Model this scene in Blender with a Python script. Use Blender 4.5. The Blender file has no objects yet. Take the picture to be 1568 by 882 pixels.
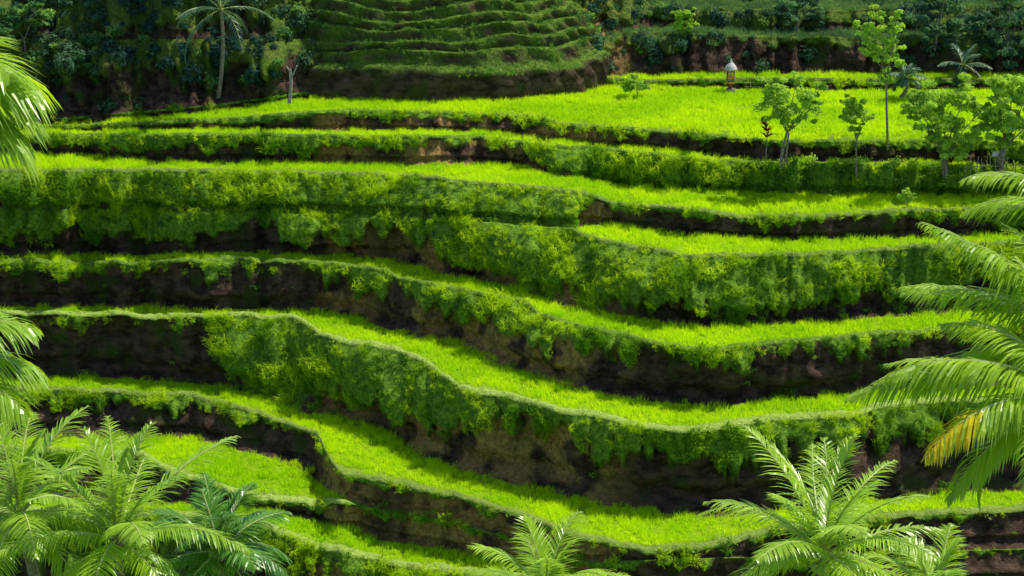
import bpy, math, random
import numpy as np
from mathutils import Vector, Matrix
rng = np.random.default_rng(7)
random.seed(7)
rad = math.radians
F = 2926.0; TH = rad(16); CZ = 60.0
sT, cT = math.sin(TH), math.cos(TH)

# ------------------------------------------------------------------ helpers
def rx(u, v): return ((u-784)/F)/(cT+(441-v)/F*sT)
def ta(v):
    py = (441-v)/F
    return (sT-py*cT)/(cT+py*sT)
def P3(u, v, D):
    return np.stack([D*rx(u, v), D*np.ones_like(u*1.0), CZ-D*ta(v)], -1)
def W(u, v, D):
    return Vector((D*rx(u, v), D, CZ-D*ta(v)))
_tb = rng.random((256, 256))
def vn(x, y, s=0):
    x = np.asarray(x, float)+s*17.3; y = np.asarray(y, float)+s*9.7
    ix = np.floor(x).astype(int); iy = np.floor(y).astype(int)
    fx = x-ix; fy = y-iy
    fx = fx*fx*(3-2*fx); fy = fy*fy*(3-2*fy)
    a = _tb[ix & 255, iy & 255]; b = _tb[(ix+1) & 255, iy & 255]
    c = _tb[ix & 255, (iy+1) & 255]; d = _tb[(ix+1) & 255, (iy+1) & 255]
    return (a*(1-fx)+b*fx)*(1-fy)+(c*(1-fx)+d*fx)*fy
def fbm(x, y, s=0, o=4):
    r = 0; a = .5; t = 0
    for i in range(o):
        r = r+a*vn(x*2**i, y*2**i, s+i); t += a; a *= .5
    return r/t
def sm(a, b, x):
    t = np.clip((x-a)/(b-a), 0, 1); return t*t*(3-2*t)
def gsmooth(a, sig):
    k = np.arange(-int(3*sig), int(3*sig)+1); w = np.exp(-k**2/(2*sig*sig)); w /= w.sum()
    return np.convolve(np.pad(a, len(k)//2, mode='edge'), w, mode='valid')

# ------------------------------------------------------------------ materials
def newmat(name):
    m = bpy.data.materials.new(name); m.use_nodes = True
    nt = m.node_tree
    for n in list(nt.nodes): nt.nodes.remove(n)
    out = nt.nodes.new('ShaderNodeOutputMaterial')
    return m, nt, out
def mixc(nt, fac, a, b):
    n = nt.nodes.new('ShaderNodeMix'); n.data_type = 'RGBA'
    for sock, val in ((n.inputs[0], fac), (n.inputs[6], a), (n.inputs[7], b)):
        if isinstance(val, (tuple, list)): sock.default_value = (*val[:3], 1)
        elif isinstance(val, (int, float)): sock.default_value = val
        else: nt.links.new(val, sock)
    return n.outputs[2]
def noise(nt, vec, scale, detail=4, rough=.55):
    n = nt.nodes.new('ShaderNodeTexNoise'); n.inputs['Scale'].default_value = scale
    n.inputs['Detail'].default_value = detail; n.inputs['Roughness'].default_value = rough
    nt.links.new(vec, n.inputs['Vector']); return n.outputs['Fac']
def ramp(nt, fac, lo, hi):
    n = nt.nodes.new('ShaderNodeMapRange'); n.interpolation_type = 'SMOOTHSTEP'
    n.inputs[1].default_value = lo; n.inputs[2].default_value = hi
    nt.links.new(fac, n.inputs[0]); return n.outputs[0]
def leaf_mat(name, c1, c2, c3, trans=.4, rough=.5, spec=.3, pscale=.15, boost=(1.25, 1.1, .6)):
    m, nt, out = newmat(name)
    oi = nt.nodes.new('ShaderNodeObjectInfo'); g = nt.nodes.new('ShaderNodeNewGeometry')
    ad = nt.nodes.new('ShaderNodeMath'); ad.operation = 'ADD'
    nt.links.new(oi.outputs['Random'], ad.inputs[0]); nt.links.new(g.outputs['Random Per Island'], ad.inputs[1])
    hf = nt.nodes.new('ShaderNodeMath'); hf.operation = 'MULTIPLY'; hf.inputs[1].default_value = .5
    nt.links.new(ad.outputs[0], hf.inputs[0])
    c = mixc(nt, hf.outputs[0], c1, c2)
    nz = ramp(nt, noise(nt, g.outputs['Position'], pscale, 1), .42, .62)
    c = mixc(nt, nz, c, c3)
    t = nt.nodes.new('ShaderNodeBsdfTranslucent')
    mu = nt.nodes.new('ShaderNodeMix'); mu.data_type = 'RGBA'; mu.blend_type = 'MULTIPLY'; mu.inputs[0].default_value = 1
    nt.links.new(c, mu.inputs[6]); mu.inputs[7].default_value = (*boost, 1)
    nt.links.new(mu.outputs[2], t.inputs['Color'])
    if spec > .4:
        p = nt.nodes.new('ShaderNodeBsdfPrincipled'); nt.links.new(c, p.inputs['Base Color'])
        p.inputs['Roughness'].default_value = rough; p.inputs['Specular IOR Level'].default_value = spec
    else:
        p = nt.nodes.new('ShaderNodeBsdfDiffuse'); nt.links.new(c, p.inputs['Color'])
    ms = nt.nodes.new('ShaderNodeMixShader'); ms.inputs[0].default_value = trans
    nt.links.new(p.outputs[0], ms.inputs[1]); nt.links.new(t.outputs[0], ms.inputs[2])
    nt.links.new(ms.outputs[0], out.inputs[0])
    return m
def rough_mat(name, c1, c2, scale=4, rough=.8, bump=.3, stretch=None):
    m, nt, out = newmat(name)
    tc = nt.nodes.new('ShaderNodeTexCoord'); v = tc.outputs['Object']
    if stretch:
        mp = nt.nodes.new('ShaderNodeMapping'); mp.inputs['Scale'].default_value = stretch
        nt.links.new(v, mp.inputs[0]); v = mp.outputs[0]
    nz = noise(nt, v, scale, 5)
    c = mixc(nt, ramp(nt, nz, .35, .65), c1, c2)
    p = nt.nodes.new('ShaderNodeBsdfPrincipled'); nt.links.new(c, p.inputs['Base Color'])
    p.inputs['Roughness'].default_value = rough
    b = nt.nodes.new('ShaderNodeBump'); b.inputs['Strength'].default_value = bump; b.inputs['Distance'].default_value = .05
    nt.links.new(nz, b.inputs['Height']); nt.links.new(b.outputs[0], p.inputs['Normal'])
    nt.links.new(p.outputs[0], out.inputs[0])
    return m
def terrain_mat():
    m, nt, out = newmat('terraced_earth')
    tc = nt.nodes.new('ShaderNodeTexCoord'); v = tc.outputs['Object']
    at = nt.nodes.new('ShaderNodeAttribute'); at.attribute_name = 'cov'
    sp = nt.nodes.new('ShaderNodeSeparateColor'); nt.links.new(at.outputs['Color'], sp.inputs[0])
    mp = nt.nodes.new('ShaderNodeMapping'); mp.inputs['Scale'].default_value = (.8, .8, 1.5)
    nt.links.new(v, mp.inputs[0])
    n1 = noise(nt, mp.outputs[0], 1.1, 6, .68); n2 = noise(nt, v, .5, 5); n3 = noise(nt, v, 3.5, 5, .7)
    soil = mixc(nt, ramp(nt, n1, .35, .68), (.032, .022, .017), (.16, .10, .07))
    soil = mixc(nt, ramp(nt, n2, .5, .66), soil, (.06, .085, .02))
    orange = mixc(nt, ramp(nt, n3, .3, .7), (.22, .13, .05), (.55, .36, .11))
    am = nt.nodes.new('ShaderNodeMath'); am.operation = 'MULTIPLY'
    nt.links.new(at.outputs['Alpha'], am.inputs[0]); nt.links.new(ramp(nt, n2, .40, .55), am.inputs[1])
    soil = mixc(nt, am.outputs[0], soil, orange)
    gr = mixc(nt, ramp(nt, n3, .3, .7), (.06, .17, .015), (.24, .44, .035))
    c = mixc(nt, sp.outputs[2], soil, gr)
    ri = mixc(nt, n3, (.20, .40, .01), (.36, .60, .015)); c = mixc(nt, sp.outputs[0], c, ri)
    bu = mixc(nt, n3, (.30, .48, .07), (.50, .66, .15)); c = mixc(nt, sp.outputs[1], c, bu)
    p = nt.nodes.new('ShaderNodeBsdfPrincipled'); nt.links.new(c, p.inputs['Base Color'])
    p.inputs['Roughness'].default_value = .9; p.inputs['Specular IOR Level'].default_value = .05
    b = nt.nodes.new('ShaderNodeBump'); b.inputs['Strength'].default_value = 1; b.inputs['Distance'].default_value = .35
    sm_ = nt.nodes.new('ShaderNodeMath'); sm_.operation = 'ADD'
    nt.links.new(n1, sm_.inputs[0]); nt.links.new(n3, sm_.inputs[1])
    nt.links.new(sm_.outputs[0], b.inputs['Height']); nt.links.new(b.outputs[0], p.inputs['Normal'])
    nt.links.new(p.outputs[0], out.inputs[0])
    return m

M_terr = terrain_mat()
M_rice = leaf_mat('rice_leaf', (.52, .82, .015), (.72, .92, .02), (.46, .76, .015), trans=.54, spec=.2)
M_grass = leaf_mat('grass_blade', (.26, .52, .015), (.66, .86, .04), (.13, .34, .02), trans=.5, pscale=.3, spec=.25)
M_lip = leaf_mat('lip_grass_blade', (.42, .72, .02), (.72, .92, .04), (.30, .58, .02), trans=.54, pscale=.3, spec=.25)
M_short = leaf_mat('short_grass', (.42, .62, .08), (.60, .78, .15), (.36, .56, .07), trans=.42)
M_weed = leaf_mat('weed_leaf', (.11, .29, .03), (.34, .58, .06), (.06, .19, .03), trans=.45, pscale=.35)
M_bush = leaf_mat('haze_shade_tinted_leaf', (.05, .13, .07), (.13, .26, .13), (.035, .10, .08), trans=.35, pscale=.12)  # dark bluish green: backdrop shade and haze are put into the leaf colour
M_tree = leaf_mat('tree_leaf', (.36, .62, .07), (.62, .86, .13), (.26, .48, .06), trans=.5, pscale=1.2)
M_tree2 = leaf_mat('haze_tinted_tree_leaf', (.07, .19, .09), (.19, .36, .14), (.045, .13, .08), trans=.4, pscale=.8)  # bluish, dulled green paints distance haze into the hillside trees
M_mid = leaf_mat('mid_green_shrub_leaf', (.12, .30, .07), (.30, .52, .12), (.07, .20, .07), trans=.45, pscale=.6)  # brighter mid green for hanging shrubs and a few hillside bushes
M_palm = leaf_mat('palm_leaflet', (.22, .44, .02), (.52, .76, .05), (.32, .55, .03), trans=.5, rough=.33, spec=.7, pscale=.8)
M_palmd = leaf_mat('dark_palm_leaflet', (.06, .20, .02), (.16, .38, .04), (.09, .26, .03), trans=.4, rough=.32, spec=.7, pscale=.8)
M_yel = leaf_mat('yellow_palm_leaflet', (.65, .5, .02), (.75, .68, .04), (.5, .55, .03), trans=.5, rough=.4)
M_red = leaf_mat('red_leaf', (.2, .03, .03), (.36, .06, .04), (.14, .03, .03), trans=.35, pscale=2)
M_rach = rough_mat('frond_stem', (.34, .42, .10), (.46, .5, .18), 3, .5, .1)
M_bark = rough_mat('bark', (.14, .11, .08), (.34, .29, .23), 6, .85, .6, (1, 1, 3))
M_bamb = rough_mat('bamboo', (.25, .2, .11), (.38, .32, .2), 5, .6, .2)

# ------------------------------------------------------------------ mesh builder
class MB:
    def __init__(s): s.v = []; s.f = []; s.m = []
    def face(s, pts, mi=0):
        b = len(s.v); s.v.extend([tuple(p) for p in pts]); s.f.append(tuple(range(b, b+len(pts)))); s.m.append(mi)
    def tube(s, path, rads, n=7, mi=0, cap=True):
        path = [Vector(p) for p in path]; b = len(s.v)
        for i, p in enumerate(path):
            t = (path[min(i+1, len(path)-1)]-path[max(i-1, 0)]).normalized()
            a = t.cross(Vector((.3, 1, .1))).normalized(); c = t.cross(a)
            for j in range(n):
                an = 2*math.pi*j/n
                s.v.append(tuple(p+(a*math.cos(an)+c*math.sin(an))*rads[i]))
        for i in range(len(path)-1):
            for j in range(n):
                s.f.append((b+i*n+j, b+i*n+(j+1) % n, b+(i+1)*n+(j+1) % n, b+(i+1)*n+j)); s.m.append(mi)
        if cap:
            s.f.append(tuple(b+(len(path)-1)*n+j for j in range(n))); s.m.append(mi)
    def lathe(s, c, prof, n=12, mi=0, sq=False):
        c = Vector(c); b = len(s.v)
        for r, z in prof:
            for j in range(n):
                an = 2*math.pi*(j+.5)/n
                k = 1/max(abs(math.cos(an)), abs(math.sin(an))) if sq else 1
                s.v.append((c.x+r*k*math.cos(an), c.y+r*k*math.sin(an), c.z+z))
        for i in range(len(prof)-1):
            for j in range(n):
                s.f.append((b+i*n+j, b+i*n+(j+1) % n, b+(i+1)*n+(j+1) % n, b+(i+1)*n+j)); s.m.append(mi)
        s.f.append(tuple(b+(len(prof)-1)*n+j for j in range(n))); s.m.append(mi)
    def blade(s, p, d, L, w, droop, mi=0, seg=2, side=None):
        p = Vector(p); d = Vector(d).normalized()
        if side is None:
            side = d.cross(Vector((random.uniform(-1, 1), random.uniform(-1, 1), .2)))
            if side.length < 1e-3: side = Vector((1, 0, 0))
            side.normalize()
        b = len(s.v); q = p.copy()
        for i in range(seg+1):
            k = i/seg
            ww = w*(1-.35*k) if i < seg else 0
            if i < seg:
                s.v.append(tuple(q-side*ww/2)); s.v.append(tuple(q+side*ww/2))
            else: s.v.append(tuple(q))
            q = q+d*(L/seg); d = (d+Vector((0, 0, -droop/seg))).normalized()
        for i in range(seg-1):
            s.f.append((b+2*i, b+2*i+1, b+2*i+3, b+2*i+2)); s.m.append(mi)
        s.f.append((b+2*seg-2, b+2*seg-1, b+2*seg)); s.m.append(mi)
    def leaf(s, c, nrm, L, w, mi=0):
        nrm = Vector(nrm).normalized()
        a = nrm.cross(Vector((random.uniform(-1, 1), random.uniform(-1, 1), random.uniform(-1, 1)))).normalized()
        b_ = nrm.cross(a); c = Vector(c)
        s.face([c-a*L/2, c+b_*w/2+a*L*.05, c+a*L/2-nrm*L*.12, c-b_*w/2+a*L*.05], mi)
    def mesh(s, name, mats, smooth=False):
        me = bpy.data.meshes.new(name); me.from_pydata(s.v, [], s.f)
        for m in mats: me.materials.append(m)
        me.polygons.foreach_set('material_index', s.m)
        if smooth: me.polygons.foreach_set('use_smooth', [True]*len(s.f))
        me.update(); return me
    def obj(s, name, mats, link=True, smooth=False):
        o = bpy.data.objects.new(name, s.mesh(name, mats, smooth))
        if link: bpy.context.scene.collection.objects.link(o)
        return o

# ------------------------------------------------------------------ terrain survey curves
U = np.concatenate([np.arange(-900, -100, 25), np.arange(-100, 1672, 4), np.arange(1675, 2500, 25)]).astype(float)
nC = len(U)
TR = [
 ('Z2', [(0,-30),(960,-20),(1000,-2),(1568,0)], [(0,-30),(960,-20),(1000,14),(1250,20),(1568,12)]),
 ('Z1', [(0,60),(900,60),(1000,40),(1200,46),(1568,50)], [(0,60),(900,60),(960,52),(1200,60),(1568,62)]),
 ('A2', [(0,189),(330,160),(500,135),(900,120),(1000,115),(1200,113),(1430,114),(1568,114)], [(0,189),(330,160),(500,135),(900,120),(1000,127),(1130,124),(1400,124),(1568,126)]),
 ('A', [(0,193),(80,192),(330,170),(500,145),(900,133),(1000,131),(1130,137),(1400,140),(1568,140)],
       [(0,197),(80,196),(330,186),(450,176),(540,172),(740,178),(828,181),(850,191),(1000,203),(1110,212),(1180,219),(1420,219),(1568,225)]),
 ('B', [(0,201),(80,199),(400,198),(740,202),(830,214),(900,219),(1000,228),(1110,240),(1180,246),(1400,248),(1568,255)],
       [(0,212),(80,210),(400,209),(740,213),(820,224),(900,229),(1000,239),(1110,250),(1200,251),(1400,254),(1568,260)]),
 ('C', [(0,236),(80,235),(280,249),(520,249),(640,252),(800,254),(840,266),(960,284),(1060,291),(1200,298),(1400,298),(1568,298)],
       [(0,264),(280,264),(500,268),(640,272),(720,283),(820,290),(900,300),(940,315),(1050,323),(1130,335),(1250,333),(1400,326),(1568,320)]),
 ('D', [(0,318),(600,330),(870,348),(950,344),(1050,360),(1200,367),(1400,362),(1568,358)],
       [(0,318),(600,330),(870,352),(920,371),(1060,398),(1150,395),(1300,390),(1420,381),(1568,374)]),
 ('E', [(0,391),(150,391),(350,388),(500,391),(600,400),(650,412),(700,427),(760,432),(830,453),(860,468),(960,488),(1060,500),(1200,496),(1350,485),(1500,479),(1568,478)],
       [(0,403),(200,404),(350,400),(500,406),(585,416),(612,432),(720,448),(800,463),(830,484),(900,504),(960,519),(1060,542),(1150,533),(1300,517),(1450,507),(1568,500)]),
 ('F', [(0,470),(150,470),(300,475),(450,475),(500,478),(560,490),(615,511),(640,516),(700,523),(760,555),(850,588),(1000,619),(1100,620),(1200,610),(1350,598),(1450,596),(1568,595)],
       [(0,482),(150,484),(250,491),(350,484),(450,488),(495,520),(540,529),(600,535),(640,554),(700,596),(760,609),(850,630),(1000,659),(1050,664),(1150,649),(1300,638),(1350,628),(1450,616),(1568,612)]),
 ('G', [(0,577),(150,577),(320,588),(400,605),(470,634),(530,639),(600,665),(650,700),(750,733),(900,768),(1000,784),(1100,793),(1200,783),(1320,766),(1450,756),(1568,751)],
       [(0,595),(150,600),(300,607),(400,637),(485,664),(505,708),(525,730),(600,746),(700,762),(800,792),(900,832),(1000,848),(1070,842),(1200,814),(1320,802),(1450,790),(1568,785)]),
 ('H', [(0,672),(150,672),(300,672),(400,698),(470,722),(500,748),(560,775),(700,800),(900,860),(1568,840)],
       [(0,690),(150,696),(220,696),(250,718),(330,746),(400,770),(480,775),(505,768),(560,776),(700,801),(900,861),(1568,841)]),
 ('I', [(0,760),(380,775),(400,778),(500,802),(600,830),(760,852),(1000,905),(1568,900)],
       [(0,785),(380,798),(420,817),(500,847),(600,866),(760,886),(1000,930),(1568,925)]),
]
BUNDF = dict(A=.1, B=.1, C=.4, D=.3, E=.15, F=.95, G=.55, H=1.0, I=.9)
names = [t[0] for t in TR]; nT = len(TR)
vb = []; vf = []
for i, (n, b, f) in enumerate(TR):
    B = gsmooth(np.interp(U, *zip(*b)), 1.6); Fr = gsmooth(np.interp(U, *zip(*f)), 1.1)
    th = sm(2, 8, Fr-B)
    amp = .35+.65*sm(150, 600, Fr)
    Fr = Fr+(fbm(U/45, U*0+i*3.1, 3)-.5)*12*amp*th+(fbm(U/12, U*0+i*5.1, 5)-.5)*6*amp*th
    B = B+(fbm(U/30, U*0+i*2.7, 9)-.5)*9*amp*th
    B = np.minimum(B, Fr-0.02)
    vb.append(B); vf.append(Fr)
for k in range(1, nT):
    vb[k] = np.maximum(vb[k], vf[k-1]+2.5); vf[k] = np.maximum(vf[k], vb[k]+.02)
G = names.index('G'); A2 = names.index('A2')
h = [None]*nT; Db = [None]*nT; Df = [None]*nT
vis = (U > -60) & (U < 1630)
def solve(targets):
    h[G] = np.full(nC, 40.0); Db[G] = h[G]/ta(vb[G]); Df[G] = h[G]/ta(vf[G])
    for k in range(G-1, -1, -1):
        s = np.full(nC, math.tan(rad(70 if k >= A2 else 56)))
        t = ta(vf[k]); hh = h[k+1]; DD = Db[k+1]
        if targets is not None and k >= A2:
            hs = targets[k]; Ds = hs/t
            s = (hh-hs)/np.maximum(Ds-DD, .05)
            s = np.exp(gsmooth(np.log(np.clip(s, math.tan(rad(40)), math.tan(rad(83)))), 3))
        dz = (hh-t*DD)/(1+t/s); h[k] = hh-dz; Df[k] = DD+dz/s; Db[k] = h[k]/ta(vb[k])
    for k in range(G+1, nT):
        s = np.full(nC, math.tan(rad(70)))
        t = ta(vb[k]); hh = h[k-1]; DD = Df[k-1]
        if targets is not None:
            hs = targets[k]; Ds = hs/t
            s = (hs-hh)/np.maximum(DD-Ds, .05)
            s = np.exp(gsmooth(np.log(np.clip(s, math.tan(rad(40)), math.tan(rad(83)))), 3))
        dz = (t*DD-hh)/(1+t/s); h[k] = hh+dz; Db[k] = DD-dz/s; Df[k] = h[k]/ta(vf[k])
solve(None)
tg = [float(np.median(x[vis])) for x in h]
solve(tg)

COV = {  # grass extent on the bank below each tread
 'top': [(0,.9),(1568,.9)], 'Z2': [(0,.8),(1568,.7)], 'Z1': [(0,.6),(350,.5),(900,.4),(1000,.12),(1568,.3)],
 'A2': [(0,.3),(1568,.3)],
 'A': [(0,.3),(500,.25),(740,.15),(830,.3),(1100,.1),(1400,.1),(1568,.6)],
 'B': [(0,.3),(200,.6),(300,.5),(700,.15),(800,.2),(840,1.1),(1568,1.2)],
 'C': [(0,1.1),(880,1.2),(905,.2),(1000,.1),(1400,.15),(1568,.8)],
 'D': [(0,.5),(100,.6),(350,.35),(500,.4),(620,.42),(700,.65),(860,.95),(1000,.85),(1200,.85),(1568,.7)],
 'E': [(0,.06),(300,.15),(450,.05),(560,.45),(620,.3),(800,.4),(870,.22),(1000,.06),(1568,.04)],
 'F': [(0,.03),(300,.03),(350,.9),(450,1.0),(560,.75),(640,.4),(800,.25),(1000,.25),(1200,.4),(1568,.3)],
 'G': [(0,.25),(240,.25),(480,.25),(520,.06),(700,.03),(1568,.08)],
 'H': [(0,.2),(1568,.1)], 'I': [(0,.3),(1568,.2)],
}
rows = []; cov = []; kind = []      # kind 0 riser 1 tread 2 bund
def add_row(p, r, b, g, o, kd):
    rows.append(p); cov.append(np.stack([r, b, g, o], -1)); kind.append(kd)
Z = np.zeros(nC); O1 = np.ones(nC)
orng = sm(560, 650, U)*(1-sm(900, 1000, U))
orng = np.maximum(orng, sm(470, 500, U)*(1-sm(540, 600, U)))
def riser(pt, pb, key, n, amp, far=False):
    e = np.interp(U, *zip(*COV[key])); ki = len(rows)
    L = np.linalg.norm(pt-pb, axis=-1)
    e = e+(fbm(U/42, U*0+ki, 11)-.5)*.9+(fbm(U/13, U*0+ki, 12)-.5)*.7
    for i in range(n):
        t = i/(n-1)
        t = min(max(t, .001), .999)
        p = pt*(1-t)+pb*t
        w = math.sin(math.pi*t)**.6
        nx = fbm(p[:, 0]/2.4, p[:, 2]/4.5+ki, 21)-.45; n2 = fbm(p[:, 0]/.8, p[:, 2]/.7, 31)-.5
        n3 = fbm(p[:, 0]/6+3, p[:, 2]/9+ki, 41)-.5
        n4 = fbm(p[:, 0]/3.3+p[:, 2]*.15, p[:, 2]*.1+ki*3, 43, 3)-.5
        a = np.clip(L/4, 0, 1)*amp
        d = w*a*(nx*2.6+n2*1.3+n3*3.0+n4*6.0*sm(3, 6, L))
        gcov = 1-sm(e-.1, e+.1, t+(fbm(p[:, 0]/.7, p[:, 2]/.5, 51)-.5)*.35)
        d = d+(gcov-.6)*.8*w*np.clip(L/3, 0, 1)
        d = d-.9*float(sm(.66, .86, t))*(1-float(sm(.96, 1, t)))*np.clip(L/4, 0, 1)*(0 if far else 1)
        p = p.copy(); p[:, 1] -= d
        add_row(p, Z, Z, gcov*(.5 if far else 1), orng*(t > .1), 0)  # far banks mix in soil, painting the hillside's shade as darker ground
v0 = np.full(nC, -160.0); s = math.tan(rad(52)); t = ta(v0)
dz = (h[0]-t*Db[0])/(1+t/s); ht = h[0]-dz; Dt = Db[0]+dz/s
top = P3(U, v0, Dt); pl = top.copy(); pl[:, 0] *= 2.2; pl[:, 1] += 350; pl[:, 2] += 20
add_row(pl, Z, Z, O1*.5, Z, 0); mid = top*.75+pl*.25; add_row(mid, Z, Z, O1*.5, Z, 0)
prev = top; pk = 'top'
for k in range(nT):
    bk = P3(U, vb[k], Db[k]); fr = P3(U, vf[k], Df[k])
    far = k <= A2
    nr = 22 if far else 20
    riser(prev, bk, pk, nr, 1.3 if far else .75, far)
    dep = Db[k]-Df[k]
    ok = sm(.35, 1.2, dep); rk = 0 if k < A2 else 1
    bfc = BUNDF.get(names[k], .2)
    bf = bfc*np.clip(.6+1.2*(fbm(U/35, U*0+k*7, 66)-.3), 0, 1) if bfc < .9 else bfc+0*U
    bw = np.minimum(.6+.3*bfc, dep*.4)/np.maximum(dep, 1e-4)*(.7+.6*fbm(U/20, U*0+k, 67))
    rise = .16*ok
    for t in (.0, .15, .4, .65, .85):
        q = 1-bw; p = bk*(1-t*q[:, None])+fr*(t*q[:, None])
        p[:, 2] -= .05*ok*(t > .1)
        add_row(p, ok*rk, Z, (1-ok*rk)*(.5 if far else 1), Z, 1)  # far treads darkened the same way, shade painted through the cover weight
    for t, rz in ((.0, 0), (.2, 1), (.75, 1), (1, .3)):
        tt = (1-bw+bw*t)[:, None]; p = bk*(1-tt)+fr*tt
        p[:, 2] += rise*rz+(fbm(p[:, 0]*1.2, p[:, 1]*1.2, 77)-.5)*.15*ok*rz
        add_row(p, Z, ok*rk*bf, (1-ok*rk*bf)*(.5 if far else 1), Z, 2)
    prev = fr; pk = names[k]
v0 = np.full(nC, 1060.0); s = math.tan(rad(60)); t = ta(v0)
dz = (t*Df[-1]-h[-1])/(1+t/s); hb = h[-1]+dz; Dbm = Df[-1]-dz/s
bot = P3(U, v0, Dbm); riser(prev, bot, 'I', 16, .8)
fx = rx(U, v0)
for D, hh in ((68, 53.5), (62, 54.5), (56, 51), (48, 43), (36, 32), (22, 20), (8, 9), (.5, 3.5)):
    Dk = np.minimum(D, Dbm*.95*np.ones(nC)) if D > 60 else np.full(nC, float(D))
    p = np.stack([Dk*fx, Dk, np.full(nC, CZ-hh)], -1)
    if D < 60: p[:, 2] += (fbm(p[:, 0]/6, p[:, 1]/6, 61)-.5)*2
    add_row(p, Z, Z, O1, Z, 3)
P = np.array(rows); CV = np.array(cov); KD = np.array(kind); nR = len(rows)
def grid_obj(name, P, CV, mat, closed=False):
    R, C = P.shape[:2]
    me = bpy.data.meshes.new(name)
    idx = np.arange(R*C).reshape(R, C)
    a = idx[:-1, :-1]; b = idx[:-1, 1:]; c = idx[1:, 1:]; d = idx[1:, :-1]
    fc = np.stack([a, d, c, b], -1).reshape(-1, 4)
    if closed:
        fc = np.concatenate([fc, np.stack([idx[:-1, -1], idx[1:, -1], idx[1:, 0], idx[:-1, 0]], -1)])
    me.vertices.add(R*C); me.vertices.foreach_set('co', P.reshape(-1))
    me.loops.add(fc.size); me.loops.foreach_set('vertex_index', fc.reshape(-1))
    me.polygons.add(len(fc)); me.polygons.foreach_set('loop_start', np.arange(0, fc.size, 4))
    me.update(calc_edges=True)
    at = me.color_attributes.new('cov', 'FLOAT_COLOR', 'POINT'); at.data.foreach_set('color', CV.reshape(-1).astype(np.float32))
    me.materials.append(mat)
    me.polygons.foreach_set('use_smooth', [True]*len(fc))
    me.update()
    o = bpy.data.objects.new(name, me); bpy.context.scene.collection.objects.link(o); return o
grid_obj('terraced_hillside_terrain', P, CV, M_terr)
mb = MB(); mb.face([(-3000, -3000, 4), (3000, -3000, 4), (3000, 3000, 4), (-3000, 3000, 4)])
mb.obj('valley_ground', [rough_mat('valley_grass', (.03, .07, .02), (.07, .13, .03), .05)])

dy_, dzc = P[..., 1], P[..., 2]-CZ
fwd = dy_*cT-dzc*sT; upc = dy_*sT+dzc*cT
PV = 441-F*upc/np.maximum(fwd, .01)
def ground(u, v):
    c = int(np.argmin(abs(U-u))); col = PV[2:, c]; ok = KD[2:] != 3
    i = np.nonzero((col[:-1] <= v) & (col[1:] > v) & ok[:-1])[0]
    if len(i) == 0: return Vector(P[nR//2, c])
    i = i[0]; t = (v-col[i])/(col[i+1]-col[i]+1e-6); D = float(P[2+i, c, 1]*(1-t)+P[3+i, c, 1]*t)
    return W(u, v, D)

# ------------------------------------------------------------------ scattering
def scatter_pts(P, Wt, dens, closed=False, slope=False):
    if closed: P = np.concatenate([P, P[:, :1]], 1); Wt = np.concatenate([Wt, Wt[:, :1]], 1)
    a = P[:-1, :-1]; b = P[:-1, 1:]; c = P[1:, 1:]; d = P[1:, :-1]
    nrm = np.cross(c-a, b-d); nl = np.linalg.norm(nrm, axis=-1)
    w = (Wt[:-1, :-1]+Wt[1:, 1:])*.5
    cnt = rng.poisson(np.clip(.5*nl*w*dens, 0, 400))
    ii, jj = np.nonzero(cnt); rp = cnt[ii, jj]
    ii = np.repeat(ii, rp); jj = np.repeat(jj, rp)
    s = rng.random(len(ii))[:, None]; t = rng.random(len(ii))[:, None]
    q = (a[ii, jj]*(1-s)+d[ii, jj]*s)*(1-t)+(b[ii, jj]*(1-s)+c[ii, jj]*s)*t
    if slope:
        nz = np.abs(nrm[ii, jj, 2])/np.maximum(nl[ii, jj], 1e-9)
        return q, np.degrees(np.arccos(np.clip(nz, 0, 1)))
    return q
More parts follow.
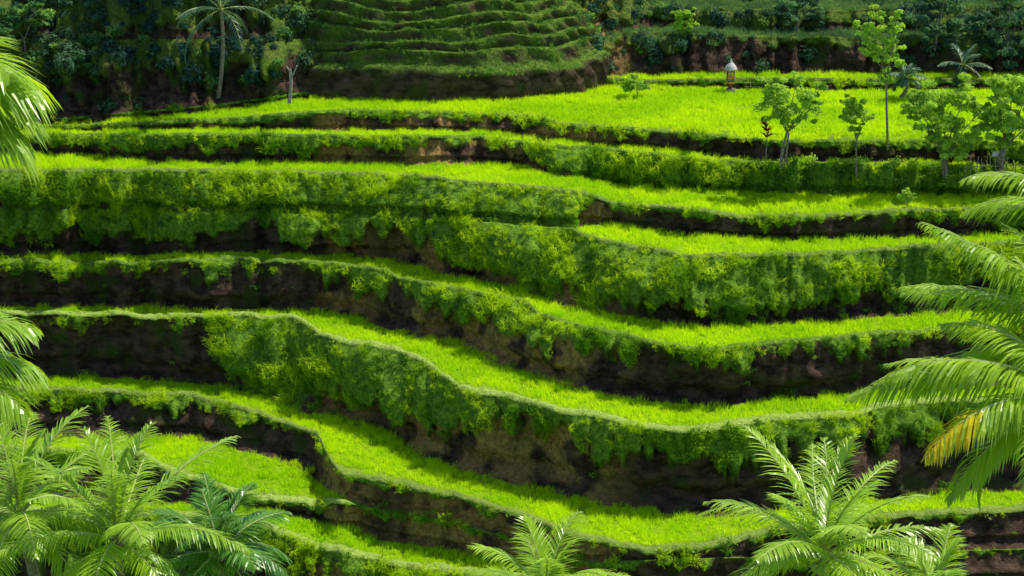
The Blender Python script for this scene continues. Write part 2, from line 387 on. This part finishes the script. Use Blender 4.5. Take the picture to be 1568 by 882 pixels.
def instancer(name, pts, rot, scl, idx, protos):
    n = len(pts)
    col = bpy.data.collections.new(name+'_parts')
    for o in protos: col.objects.link(o)
    me = bpy.data.meshes.new(name); me.vertices.add(n)
    me.vertices.foreach_set('co', np.asarray(pts, np.float32).reshape(-1))
    a = me.attributes.new('rot', 'FLOAT_VECTOR', 'POINT'); a.data.foreach_set('vector', np.asarray(rot, np.float32).reshape(-1))
    a = me.attributes.new('scl', 'FLOAT_VECTOR', 'POINT'); a.data.foreach_set('vector', np.asarray(scl, np.float32).reshape(-1))
    a = me.attributes.new('pick', 'INT', 'POINT'); a.data.foreach_set('value', np.asarray(idx, np.int32))
    me.update()
    ob = bpy.data.objects.new(name, me); bpy.context.scene.collection.objects.link(ob)
    ng = bpy.data.node_groups.new(name+'_nodes', 'GeometryNodeTree')
    ng.interface.new_socket('Geometry', in_out='INPUT', socket_type='NodeSocketGeometry')
    ng.interface.new_socket('Geometry', in_out='OUTPUT', socket_type='NodeSocketGeometry')
    N = ng.nodes; L = ng.links
    gi = N.new('NodeGroupInput'); go = N.new('NodeGroupOutput')
    ci = N.new('GeometryNodeCollectionInfo'); ci.inputs['Collection'].default_value = col
    ci.inputs['Separate Children'].default_value = True; ci.inputs['Reset Children'].default_value = True
    ip = N.new('GeometryNodeInstanceOnPoints'); ip.inputs['Pick Instance'].default_value = True
    def na(nm, ty):
        q = N.new('GeometryNodeInputNamedAttribute'); q.data_type = ty; q.inputs['Name'].default_value = nm
        return [o for o in q.outputs if o.enabled and o.name == 'Attribute'][0]
    L.new(gi.outputs[0], ip.inputs['Points']); L.new(ci.outputs[0], ip.inputs['Instance'])
    L.new(na('pick', 'INT'), ip.inputs['Instance Index'])
    L.new(na('rot', 'FLOAT_VECTOR'), ip.inputs['Rotation']); L.new(na('scl', 'FLOAT_VECTOR'), ip.inputs['Scale'])
    L.new(ip.outputs[0], go.inputs[0])
    md = ob.modifiers.new('scatter', 'NODES'); md.node_group = ng
    return ob
def patch_tuft(name, mat, n, R, L0, L1, w, spread, droop, bias=0, slope=0, seg=2):
    """a patch of blades rooted on a plane that falls towards -y at the given slope"""
    m = MB(); ca, sa = math.cos(rad(slope)), math.sin(rad(slope)); cl = [(random.uniform(-R, R), random.uniform(-R, R)) for _ in range(max(3, n//7))]
    for i in range(n):
        cx_, cy_ = random.choice(cl); a = cx_+random.gauss(0, R*.15); b = cy_+random.gauss(0, R*.15)
        p = (a, b*ca, b*sa-.04)
        d = Vector((random.gauss(0, spread), random.gauss(0, spread)-bias, 1))
        m.blade(p, d, random.uniform(L0, L1), w*random.uniform(.7, 1.3), droop*random.uniform(.5, 1.4), seg=seg)
    return m.obj(name, [mat], link=False)
def leafclump(name, mat, n, R, L, w, flat=.7):
    m = MB()
    for i in range(n):
        d = Vector((random.gauss(0, 1), random.gauss(0, 1), random.gauss(.2, .8))).normalized()
        r = R*random.uniform(.45, 1)*(1+.25*math.sin(d.x*5+d.y*3))
        c = Vector((d.x*r, d.y*r, d.z*r*flat+R*.25))
        m.leaf(c, d+Vector((random.gauss(0, .5), random.gauss(0, .5), .6)), L*random.uniform(.6, 1.3), w*random.uniform(.7, 1.2))
    return m.obj(name, [mat], link=False)
VIS = ((U > -110) & (U < 1680)).astype(float)[None, :]*np.ones((nR, 1))
k_r = KD[:, None]*np.ones((1, nC))
def rz(n, spread=math.pi):
    r = np.zeros((n, 3)); r[:, 2] = rng.uniform(-spread, spread, n); r[:, 0] = rng.normal(0, .06, n); return r
def sc(n, a, b, zvar=.2):
    s = rng.uniform(a, b, n)[:, None]*np.ones((n, 3)); s[:, 2] *= rng.uniform(1-zvar, 1+zvar, n); return s
pts = scatter_pts(P, CV[..., 0]*VIS, 3.6); n = len(pts); cnts = {'rice': n}
s_ = sc(n, .85, 1.1); s_[:, 2] *= (.4+1.1*fbm(pts[:, 0]/2, pts[:, 1]/2, 5))
instancer('rice_plants', pts, rz(n), s_, rng.integers(0, 4, n),
          [patch_tuft('rice_patch_%d' % i, M_rice, 70, .42, .2, .44, .034, .3, .4) for i in range(4)])
pts = scatter_pts(P, CV[..., 1]*VIS, 4.5); n = len(pts); cnts['bund'] = n
instancer('bund_grass', pts, rz(n), sc(n, .6, 1.5), rng.integers(0, 2, n),
          [patch_tuft('bund_patch_%d' % i, M_short, 34, .3, .05, .14, .03, .7, .4) for i in range(2)])
nearT = (np.arange(nR) > np.nonzero(KD == 1)[0][5*2])[:, None]*np.ones((1, nC))
gw = CV[..., 2]*VIS*(k_r == 0)
patch = fbm(P[..., 0]/3.5, (P[..., 1]+P[..., 2]*1.5)/4, 91)
wl = sm(.38, .56, patch)
pts, sl = scatter_pts(P, gw*nearT*(.12+.88*wl), 3.2, slope=True); n = len(pts); cnts['grass'] = n
s_ = sc(n, .6, 1.2)*(.25+1.2*fbm(pts[:, 0]/1.8, pts[:, 2]/1.8, 15))[:, None]
instancer('bank_grass', pts, rz(n, .5), s_, np.where(sl > 62, 3, 0)+rng.integers(0, 3, n),
          [patch_tuft('bankgrass_%d' % i, M_grass, 75, .4, .22, .75, .036, .4, 1.7, .5, 48 if i < 3 else 76, 3) for i in range(6)])
lip = np.zeros((nR, nC)); tcount = -1
for i in range(1, nR):
    if KD[i] == 0 and KD[i-1] == 2:
        tcount += 1; bfk = BUNDF.get(names[tcount], .2)
        lip[i-1] = .5*(1-bfk); lip[i] = .6; lip[i+1] = 1; lip[i+2] = .8; lip[i+3] = .4
lipn = sm(.38, .6, fbm(P[..., 0]/1.6, P[..., 1]/3, 93))
pts, sl = scatter_pts(P, lip*VIS*nearT*(.12+.88*lipn)*(1-CV[..., 0]), 4.4, slope=True); n = len(pts); cnts['lip'] = n
s_ = sc(n, .6, 1.2)*(.2+.9*fbm(pts[:, 0]/1.8, pts[:, 2]/1.8, 15))[:, None]
instancer('terrace_edge_grass', pts, rz(n, .5), s_, rng.integers(0, 4, n),
          [patch_tuft('edgegrass_%d' % i, M_lip, 70, .38, .25, .8, .034, .35, 1.7, .5, 70, 3) for i in range(4)])
pts = scatter_pts(P, (gw*nearT*(.7-.62*wl)+.04*VIS*nearT*(k_r == 0)), 3.0); n = len(pts); cnts['weeds'] = n
s_ = sc(n, .35, 1.2); s_ *= (.25+1.1*fbm(pts[:, 0]/2.5, pts[:, 2]/2.5, 18))[:, None]
instancer('bank_weeds', pts, rz(n), s_, rng.integers(0, 3, n),
          [leafclump('weed_%d' % i, M_weed, 100, .4, .13, .07, .5) for i in range(3)])
farR = (1-nearT)
rightside = (U > 930).astype(float)[None, :]; ledge = ((k_r == 1) | (k_r == 2))
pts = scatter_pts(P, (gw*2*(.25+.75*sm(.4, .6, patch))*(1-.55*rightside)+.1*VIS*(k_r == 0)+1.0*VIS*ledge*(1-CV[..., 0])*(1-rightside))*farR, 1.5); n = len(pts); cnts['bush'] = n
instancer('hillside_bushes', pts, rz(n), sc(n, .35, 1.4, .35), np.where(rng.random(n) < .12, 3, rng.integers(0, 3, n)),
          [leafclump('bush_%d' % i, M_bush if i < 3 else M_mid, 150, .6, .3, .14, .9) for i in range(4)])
M_mound = leaf_mat('mound_grass', (.10, .25, .055), (.24, .45, .10), (.06, .17, .06), trans=.42, pscale=.2)
M_far = leaf_mat('far_grass', (.10, .24, .10), (.22, .42, .15), (.07, .17, .09), trans=.42, pscale=.2)  # bluer than the mound grass, haze tinted into the blades
mtufts = lambda nm, mat: [patch_tuft('%s_%d' % (nm, i), mat, 36, .35, .2, .5, .04, .45, .9) for i in range(3)]
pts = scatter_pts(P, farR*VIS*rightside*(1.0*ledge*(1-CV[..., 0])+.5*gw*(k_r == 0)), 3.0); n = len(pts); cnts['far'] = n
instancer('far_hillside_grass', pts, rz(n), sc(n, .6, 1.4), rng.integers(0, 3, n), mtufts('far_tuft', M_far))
hw = np.zeros((nR, nC))
kB = [i for i in range(1, nR) if KD[i] == 0 and KD[i-1] == 2]
iB = kB[names.index('B')]; hw[iB-4:iB+14] = ((U > 1120) & (U < 1560)).astype(float)[None, :]
pts = scatter_pts(P, hw, 1.6); n = len(pts)
instancer('hedge_shrubs', pts, rz(n), sc(n, .35, 1.0, .3), rng.integers(0, 3, n),
          [leafclump('shrub_%d' % i, M_weed if i else M_tree, 130, .5, .18, .09, .8) for i in range(3)])

# ------------------------------------------------------------------ terraced mound
gb = ground(665, 156); Rm = 13.5; ry = 9.5
cxm = gb.x/gb.y*(gb.y+ry); cx, cy, cz = cxm, gb.y+ry, gb.z-.1
th = np.linspace(0, 2*math.pi, 260, endpoint=False)
prows = []; pc = []
def rfun(z): return np.clip(1-(np.clip(z, 0, 14.2)/14.5)**1.75, .0, 1)
def mrow(z, rz_, g, off=0):
    zz = z+(np.sin(th*1.0+.6)*.4+(fbm(th*1.6+5, th*0+2+z*.25, 3)-.5)*1.8)*min(1, max(0, z-1)/2)
    r = rfun(rz_+0*th)*Rm+off+(fbm(np.cos(th)*4+9, np.sin(th)*4+9+z*.4, 8)-.5)*1.4+(fbm(np.cos(th)*14+9, np.sin(th)*14+z*1.3+20, 6)-.5)*.9
    r = np.maximum(r, .02)
    prows.append(np.stack([cx+np.cos(th)*r, cy+np.sin(th)*r*ry/Rm, cz+zz], -1))
    gg = np.clip(g+(fbm(np.cos(th)*9+40, np.sin(th)*9+z*.9+30, 26)-.5)*2.2*(g < .8)*(g > .2), 0, 1)
    pc.append(np.stack([0*th, 0*th, gg*.7, 0*th], -1))
mrow(14.3, 14.2, 1)
z = 13.3
while z > 3.2:
    step = .6+.45*random.random()
    mrow(z+.08, z+step*.85, .85, -.05); mrow(z+.03, z+step*.4, .9); mrow(z, z+.02, 1, .05)
    mrow(z-.12, z-.04, .75, .05); mrow(z-.4*step, z-.15*step, .45); mrow(z-.75*step, z-.32*step, .4)
    z -= step
mrow(2.75, 2.9, .9); mrow(2.6, 2.2, 1, .1)
for z in (2.3, 2.0, 1.7, 1.4, 1.1, .8, .4, .0, -.6): mrow(z, max(z, 0)*.5, .5 if z > 2.1 else .03, .1)
Pm = np.array(prows); Cm = np.array(pc)
grid_obj('terraced_mound_hill', Pm, Cm, M_terr, closed=True)
front = (np.sin(th) < .35).astype(float)[None, :]
pts = scatter_pts(Pm, Cm[..., 2]**1.5*1.5*front, 4.2, closed=True); n = len(pts); cnts['mound'] = n
instancer('mound_grass', pts, rz(n, 3.1), sc(n, .3, .9), rng.integers(0, 3, n), mtufts('mound_tuft', M_mound))
print('COUNTS', cnts)

# ------------------------------------------------------------------ palms
def frond(m, C, phi, el, droop, L, n=46, ll=.95, mi=0, ym=None, twist=0, lw=.055, hang=.8):
    pts = []; q = Vector(C); N = 16
    for i in range(N+1):
        k = i/N; e = el-droop*k**1.4
        d = Vector((math.cos(phi+twist*k)*math.cos(e), math.sin(phi+twist*k)*math.cos(e), math.sin(e)))
        pts.append((q.copy(), d)); q = q+d*(L/N)
    m.tube([p for p, d in pts], [.035*(1-.85*i/N)+.004 for i in range(N+1)], 4, 1)
    for i in range(n):
        k = .12+.88*(i+random.uniform(-.2, .2))/n; k = min(max(k, .1), .999)
        a = k*N; j = min(int(a), N-1); f = a-j
        p = pts[j][0].lerp(pts[j+1][0], f); d = pts[j][1].lerp(pts[j+1][1], f).normalized()
        sd = d.cross(Vector((0, 0, 1))).normalized()
        if sd.length < .1: sd = Vector((math.sin(phi), -math.cos(phi), 0))
        prof = (.35+.65*math.sin(math.pi*min(1, k*.9+.12)))*(1 if k < .85 else 1-.45*(k-.85)/.15)
        for sgn in (-1, 1):
            if random.random() < .05: continue
            dd = (sd*sgn+d*(.55+.7*k)+Vector((0, 0, random.uniform(-.35, .15)+.12-.15*hang))).normalized()
            mm = mi
            if ym is not None and k > ym and random.random() < .8: mm = 2
            wd = dd.cross(Vector((0, 0, 1))+sd*sgn*random.uniform(-.6, .6)).normalized()
            m.blade(p, dd, ll*prof*random.uniform(.75, 1.12), lw*random.uniform(.8, 1.2), hang*random.uniform(.6, 1.4), mm, 3, side=wd)
def palm(name, u, v, D, base_off, fronds, leafm=M_palm, trunk_r=.16):
    C = W(u, v, D); m = MB()
    bx, by = C.x+base_off, C.y
    gz = CZ-np.interp(by, [.5, 8, 22, 36, 48, 56, 62, 68], [3.5, 9, 20, 32, 43, 51, 54.5, 53.5])-1
    path = []; rr = []
    for i in range(13):
        k = i/12; path.append(Vector((bx+(C.x-bx)*k**1.6, by+.4*math.sin(k*2), gz+(C.z-gz)*k))); rr.append(trunk_r*(1.5-.6*k if k < .2 else 1.35-.45*k)*(1+.04*(i % 2)))
    path[-1] = C.copy()
    m.tube(path, rr, 10, 3)
    for i in range(9):
        a = i*2.4; m.lathe(C+Vector((math.cos(a)*.25, math.sin(a)*.25, -.45)), [(.02, -.12), (.1, -.06), (.12, .02), (.08, .11), (.01, .15)], 7, 1)
    for f in fronds: frond(m, C, **f)
    m.obj(name, [leafm, M_rach, M_yel, M_bark])
def crown(n, L, seed, e0=.95, e1=-.35, dr=1.1, ll=.9, nleaf=50, phase=0.):
    r = random.Random(seed); out = []
    for i in range(n):
        k = i/(n-1)
        out.append(dict(phi=phase+i*2.399+r.uniform(-.2, .2), el=e0+.35-(e0-e1+.35)*k+r.uniform(-.1, .1), droop=dr*(.55+.6*k)*r.uniform(.8, 1.2),
                        L=L*r.uniform(.85, 1.08)*(.75+.25*min(1, k*3)), n=nleaf, ll=ll, twist=r.uniform(-.3, .3), hang=.5+.5*k))
    return out
palm('coconut_palm', 30, 790, 50, 1.5, crown(20, 4.1, 1, e0=1.1))
palm('coconut_palm', 180, 825, 49, -1, crown(22, 4.2, 2, e0=1.15))
palm('areca_palm', 335, 845, 51, 1, crown(20, 2.7, 3, e0=1.1, ll=.8), M_palmd, .1)
palm('coconut_palm', 835, 912, 53, 1, crown(16, 3.1, 4, e0=1.1))
palm('coconut_palm', 1262, 848, 50, 2, crown(24, 4.5, 5, e0=1.15, phase=.4))
palm('coconut_palm', 1430, 915, 52, 1, crown(14, 2.8, 16, e0=1.1))
pi = math.pi
palm('coconut_palm', 1665, 530, 42, 2, crown(12, 4.6, 6)+[
    dict(phi=pi+.1, el=.85, droop=.55, L=5.2, n=86, ll=1.35, hang=1.5, lw=.065),
    dict(phi=pi-.5, el=.5, droop=.9, L=4.6, n=70, ll=1.25, hang=1.2, lw=.065),
    dict(phi=pi-.1, el=.6, droop=.8, L=4.6, n=76, ll=1.3, hang=1.4, lw=.065),
    dict(phi=pi+.2, el=.95, droop=.7, L=4.4, n=76, ll=1.3, hang=1.4, lw=.065),
    dict(phi=pi+.35, el=.25, droop=1.0, L=4.8, n=70, ll=1.25, hang=1.2, lw=.065)])
palm('coconut_palm', 1650, 610, 40, 3, [
    dict(phi=pi, el=.35, droop=.9, L=5.3, n=90, ll=1.35, hang=1.5, lw=.065),
    dict(phi=pi+.4, el=.25, droop=1.2, L=4.3, n=74, ll=1.2, hang=1.4, ym=.6, lw=.065),
    dict(phi=pi+.1, el=.55, droop=1.1, L=4.8, n=80, ll=1.3, hang=1.4, lw=.065),
    dict(phi=pi-.3, el=.9, droop=1.2, L=3.6, n=60, ll=1.1, hang=1.0, lw=.065),
    dict(phi=pi+.2, el=-.3, droop=.9, L=3.8, n=60, ll=1.1, hang=1.0, lw=.065)]+crown(10, 4.2, 8))
palm('coconut_palm', 1690, 350, 44, 2, [
    dict(phi=pi+.1, el=.8, droop=1.2, L=4.0, n=60, ll=1.1, hang=1.1),
    dict(phi=pi-.3, el=.5, droop=1.2, L=3.5, n=60, ll=1.1, hang=1.1)]+crown(9, 2.8, 9))
palm('coconut_palm', -125, 140, 30, -1.5, [
    dict(phi=.1, el=.45, droop=1.2, L=2.0, n=60, ll=1.6, hang=1.3, lw=.06),
    dict(phi=-.4, el=.8, droop=1.5, L=2.0, n=60, ll=1.4, hang=1.2, lw=.06),
    dict(phi=.5, el=.1, droop=1.0, L=1.9, n=56, ll=1.5, hang=1.3, lw=.06),
    dict(phi=.2, el=-.2, droop=.9, L=2.0, n=60, ll=1.5, hang=1.3, lw=.06)]+crown(9, 1.9, 10))
palm('coconut_palm', -120, 560, 34, -1.5, [
    dict(phi=.1, el=.85, droop=1.5, L=2.5, n=56, ll=1.2, hang=1.2, lw=.06),
    dict(phi=.2, el=.3, droop=1.2, L=2.4, n=56, ll=1.2, hang=1.2, lw=.06),
    dict(phi=-.3, el=.05, droop=1.0, L=2.4, n=56, ll=1.2, hang=1.2, lw=.06)]+crown(9, 1.9, 11))
def bg_palm(name, bu, bv, tu, tv, L, seed, nf=13):
    b = ground(bu, bv); D = b.y-1.0; C = W(tu, tv, D); m = MB()
    m.tube([b+(C-b)*k+Vector((.25*math.sin(k*3), 0, 0)) for k in (0, .25, .5, .75, 1)], [.2, .16, .14, .13, .13], 8, 3)
    for f in crown(nf, L, seed, ll=.8, nleaf=34):
        f['lw'] = .06; frond(m, C, **f)
    m.obj(name, [M_bushpalm, M_rach, M_yel, M_bark])
M_bushpalm = leaf_mat('haze_tinted_palm_leaflet', (.09, .19, .10), (.18, .32, .17), (.07, .18, .11), trans=.4, rough=.4, spec=.5)  # greyed bluish leaflets, with the background haze painted in
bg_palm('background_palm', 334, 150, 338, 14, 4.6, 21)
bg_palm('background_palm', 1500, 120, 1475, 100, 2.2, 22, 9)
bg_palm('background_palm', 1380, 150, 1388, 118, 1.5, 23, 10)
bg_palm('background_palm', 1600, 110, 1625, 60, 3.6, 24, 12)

# ------------------------------------------------------------------ broadleaf trees
def tree(name, bu, bv, clumps, nleaf=1500, leaf=.2, tr=.09, mat=M_tree, stems=1, dofs=0, fork=None):
    b = ground(bu, bv); b.y += dofs; m = MB(); D = b.y
    sc_ = D/F
    cl = [(W(u, v, D+dd), r*sc_) for u, v, dd, r in clumps]
    cen = sum((c for c, r in cl), Vector())/len(cl)
    low = min(c.z for c, r in cl)
    fk = b+Vector(((cen.x-b.x)*.5, 0, (low-b.z)*.75)) if fork is None else W(fork[0], fork[1], D)
    mid = (b+fk)/2+Vector((random.uniform(-.12, .12), 0, 0))
    for s_i in range(stems):
        o = Vector((random.uniform(-.35, .35), random.uniform(-.3, .3), 0)) if s_i else Vector()
        m.tube([b+o-Vector((0, 0, .3)), mid+o*.8, fk+o*.4], [tr*1.25, tr, tr*.8], 7, 1)
    for c, r in cl:
        j = fk.lerp(c, .5)+Vector((random.uniform(-.15, .15), random.uniform(-.15, .15), -.1))
        m.tube([fk, j, c], [tr*.6, tr*.38, tr*.12], 5, 1)
        for q in range(5):
            d = Vector((random.gauss(0, 1), random.gauss(0, 1), random.gauss(.3, .7))).normalized()*r*.8
            m.tube([j.lerp(c, .6), c+d], [tr*.2, tr*.06], 4, 1)
    tot = sum(r*r for c, r in cl)
    for c, r in cl:
        sub = [(c+Vector((random.gauss(0, 1), random.gauss(0, 1), random.gauss(0, .8))).normalized()*r*random.uniform(.2, 1.0), r*random.uniform(.2, .45)) for _ in range(12)]
        k = int(nleaf*r*r/tot)
        for i in range(k):
            sc_c, sr = random.choice(sub)
            d = Vector((random.gauss(0, 1), random.gauss(0, 1), random.gauss(.1, .7))).normalized()
            p = sc_c+Vector((d.x, d.y, d.z*.65))*sr*random.uniform(.4, 1)
            m.leaf(p, d*.6+Vector((random.gauss(0, .4), random.gauss(0, .4)-.25, .7)), leaf*random.uniform(.6, 1.3), leaf*.55, 0)
    m.obj(name, [mat, M_bark])
tree('young_tree', 1195, 268, [(1185,130,0,26),(1215,150,.5,30),(1190,165,-.5,29),(1240,145,0,24),(1258,135,.3,14),(1205,182,0,26),(1238,168,-.3,24),(1178,150,.2,20),(1222,120,0,12)], 5000, .25, .07, stems=3)
tree('young_tree', 1312, 272, [(1300,158,0,18),(1318,165,.3,20),(1308,182,-.3,20),(1298,175,0,15),(1325,180,0,15),(1312,196,0,12)], 2200, .22, .05)
tree('tall_tree', 1360, 222, [(1345,22,0,20),(1325,42,0,18),(1350,48,.4,24),(1370,38,0,16),(1335,75,0,18),(1368,72,.3,20),(1350,92,-.3,18),(1372,98,0,13),(1325,65,0,11),(1375,20,0,11),(1356,118,0,15)], 4000, .23, .07, fork=(1357,112))
tree('spreading_tree', 1450, 262, [(1412,150,0,32),(1400,170,0,22),(1445,158,.6,36),(1430,185,-.4,30),(1478,142,0,30),(1465,190,0,32),(1500,172,.5,28),(1425,208,0,22),(1455,225,-.4,28),(1480,215,0,26),(1395,150,0,18)], 10000, .26, .1, stems=4)
tree('spreading_tree', 1535, 262, [(1520,128,0,30),(1550,150,.6,32),(1530,175,-.4,32),(1575,135,0,32),(1510,200,0,26),(1560,190,0,32),(1585,175,0,30),(1540,212,0,24)], 10000, .26, .1, stems=4)
tree('yellow_shrub', 975, 150, [(968,120,0,14),(980,128,0,12),(962,132,0,12),(990,134,0,8)], 1500, .24, .04)
tree('yellow_shrub', 1045, 58, [(1040,25,0,14),(1052,18,.3,12),(1035,38,0,14),(1058,36,0,12),(1046,48,0,12)], 1500, .26, .04)
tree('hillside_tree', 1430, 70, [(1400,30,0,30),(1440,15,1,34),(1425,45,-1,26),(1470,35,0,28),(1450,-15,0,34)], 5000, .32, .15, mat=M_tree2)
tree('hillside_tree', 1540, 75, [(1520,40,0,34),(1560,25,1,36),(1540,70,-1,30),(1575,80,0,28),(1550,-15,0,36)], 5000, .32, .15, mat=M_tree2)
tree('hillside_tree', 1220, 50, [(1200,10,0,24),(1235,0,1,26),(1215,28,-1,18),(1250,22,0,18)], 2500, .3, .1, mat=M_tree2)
tree('hanging_shrub', 140, 120, [(140,60,0,20),(165,75,.5,20),(120,95,-1,18),(160,95,0,22),(112,120,-.5,14),(150,118,0,14)], 3600, .26, .06, mat=M_mid)
tree('hanging_shrub', 40, 90, [(20,20,0,30),(50,40,1,26),(5,55,-1,26),(60,10,0,24)], 3600, .3, .08, mat=M_mid)
tree('climbing_shrub', 1390, 318, [(1388,295,0,9),(1380,300,0,7),(1396,302,0,7)], 400, .17, .03)
m = MB(); b = ground(1172, 250)
m.tube([b, b+Vector((.05, 0, 1.6)), b+Vector((0, 0, 2.3))], [.04, .03, .025], 6, 1)
for zc in (1.7, 2.1, 2.4):
    for i in range(14):
        a = random.uniform(0, 6.28); m.blade(b+Vector((0, 0, zc)), (math.cos(a), math.sin(a), random.uniform(.5, 1.8)), random.uniform(.4, .65), .1, .8, 0, 3)
m.obj('red_cordyline_plant', [M_red, M_bark])
m = MB(); b = ground(445, 176); D = b.y-.5
m.tube([W(443,158,D), W(446,128,D), W(444,106,D)], [.14, .11, .1], 7, 0); m.tube([W(446,120,D), W(455,100,D)], [.07, .05], 6, 0); m.tube([W(445,112,D), W(438,100,D)], [.06, .03], 6, 0)
m.obj('dead_tree_stump', [rough_mat('bleached_wood', (.25, .22, .2), (.4, .37, .33), 5)])

# ------------------------------------------------------------------ shrine
g = ground(1118, 142); m = MB(); K = 1.12
def q_(prof): return [(r*K, z*K) for r, z in prof]
stone, gold, cloth, thatch, redm = 0, 1, 2, 3, 4
m.lathe(g, q_([(.34, -.3), (.34, .12), (.28, .12), (.28, .26), (.2, .3)]), 16, stone, True)
m.lathe(g, q_([(.15, .3), (.13, .62), (.13, .75)]), 16, redm, True)
m.lathe(g, q_([(.2, .75), (.3, .84), (.3, .9), (.2, .9)]), 16, stone, True)
m.lathe(g, q_([(.245, .62), (.225, .74), (.215, .752)]), 16, cloth, True)
for sx in (-1, 1):
    for sy in (-1, 1):
        m.tube([g+Vector((sx*.22, sy*.22, .9))*K, g+Vector((sx*.22, sy*.22, 1.5))*K], [.03, .03], 6, redm)
m.lathe(g, q_([(.17, .9), (.17, 1.15), (.13, 1.2)]), 16, gold, True)
m.lathe(g, q_([(.262, .93), (.255, 1.1), (.25, 1.112)]), 16, cloth, True)
m.lathe(g, q_([(.27, 1.48), (.29, 1.54), (.2, 1.56)]), 16, gold, True)
m.lathe(g, q_([(.40, 1.52), (.43, 1.58), (.34, 1.76), (.2, 1.92), (.1, 2.02), (.05, 2.04)]), 16, thatch, False)
m.lathe(g, q_([(.07, 2.03), (.1, 2.08), (.05, 2.14), (.02, 2.25)]), 8, thatch)
m.obj('balinese_shrine', [rough_mat('shrine_stone', (.12, .11, .1), (.25, .23, .21), 9), rough_mat('gold_paint', (.55, .38, .05), (.7, .5, .1), 8, .5),
      rough_mat('orange_cloth', (.65, .22, .02), (.8, .38, .05), 7), rough_mat('pale_thatch', (.4, .39, .38), (.65, .63, .6), 12), rough_mat('red_brick', (.16, .03, .02), (.28, .07, .04), 9)])
m = MB(); g0 = ground(1142, 140)
for i in range(4): m.tube([g0+Vector((i*.32, 0, -.2)), g0+Vector((i*.32+.02, 0, .75))], [.025, .022], 6)
for zz in (.35, .65): m.tube([g0+Vector((-.15, -.04, zz)), g0+Vector((1.15, -.04, zz+.05))], [.02, .02], 6)
m.obj('bamboo_fence', [M_bamb])
m = MB(); g0 = ground(1478, 272)
for i in range(11): m.tube([g0+Vector((i*.32, random.uniform(-.1, .1), -.3)), g0+Vector((i*.32+random.uniform(-.15, .15), 0, random.uniform(.9, 1.5)))], [.03, .025], 6)
m.tube([g0+Vector((-.2, -.06, .7)), g0+Vector((3.5, -.06, .8))], [.025, .02], 6)
m.obj('bamboo_fence', [M_bamb])
m = MB(); g0 = ground(1523, 262)
m.tube([g0+Vector((0, 0, -.3)), g0+Vector((0, 0, 1.3))], [.03, .03], 6, 0)
m.face([g0+Vector(q) for q in ((-.22, -.05, .95), (.22, -.05, .95), (.22, -.05, 1.28), (-.22, -.05, 1.28))], 1)
m.face([g0+Vector(q) for q in ((-.22, -.035, .95), (-.22, -.035, 1.28), (.22, -.035, 1.28), (.22, -.035, .95))], 1)
m.obj('notice_sign', [M_bamb, rough_mat('white_board', (.6, .6, .6), (.75, .75, .75), 6)])

# ------------------------------------------------------------------ light, sky, camera
sc0 = bpy.context.scene
AZ, EL = rad(60), rad(58)
S = Vector((math.sin(AZ)*math.cos(EL), math.cos(AZ)*math.cos(EL), math.sin(EL)))
l = bpy.data.lights.new('sun', 'SUN'); l.energy = 5.0; l.angle = rad(.5); l.color = (1, .94, .80)
lo = bpy.data.objects.new('sun', l); lo.rotation_euler = S.to_track_quat('Z', 'Y').to_euler(); lo.location = (0, 0, 200); sc0.collection.objects.link(lo)
w = bpy.data.worlds.new('World'); sc0.world = w; w.use_nodes = True; nt = w.node_tree
bg = nt.nodes['Background']; sk = nt.nodes.new('ShaderNodeTexSky'); sk.sky_type = 'NISHITA'; sk.sun_disc = False
sk.sun_elevation = EL; sk.sun_rotation = AZ; nt.links.new(sk.outputs[0], bg.inputs[0]); bg.inputs[1].default_value = .15
cam = bpy.data.cameras.new('camera'); cam.sensor_width = 36; cam.lens = 36*F/1568; cam.clip_end = 6000; cam.clip_start = .1
co = bpy.data.objects.new('camera', cam); co.location = (0, 0, CZ); co.rotation_euler = (rad(90-16), 0, 0)
sc0.collection.objects.link(co); sc0.camera = co
sc0.view_settings.view_transform = 'Standard'; sc0.view_settings.look = 'None'; sc0.view_settings.exposure = 0
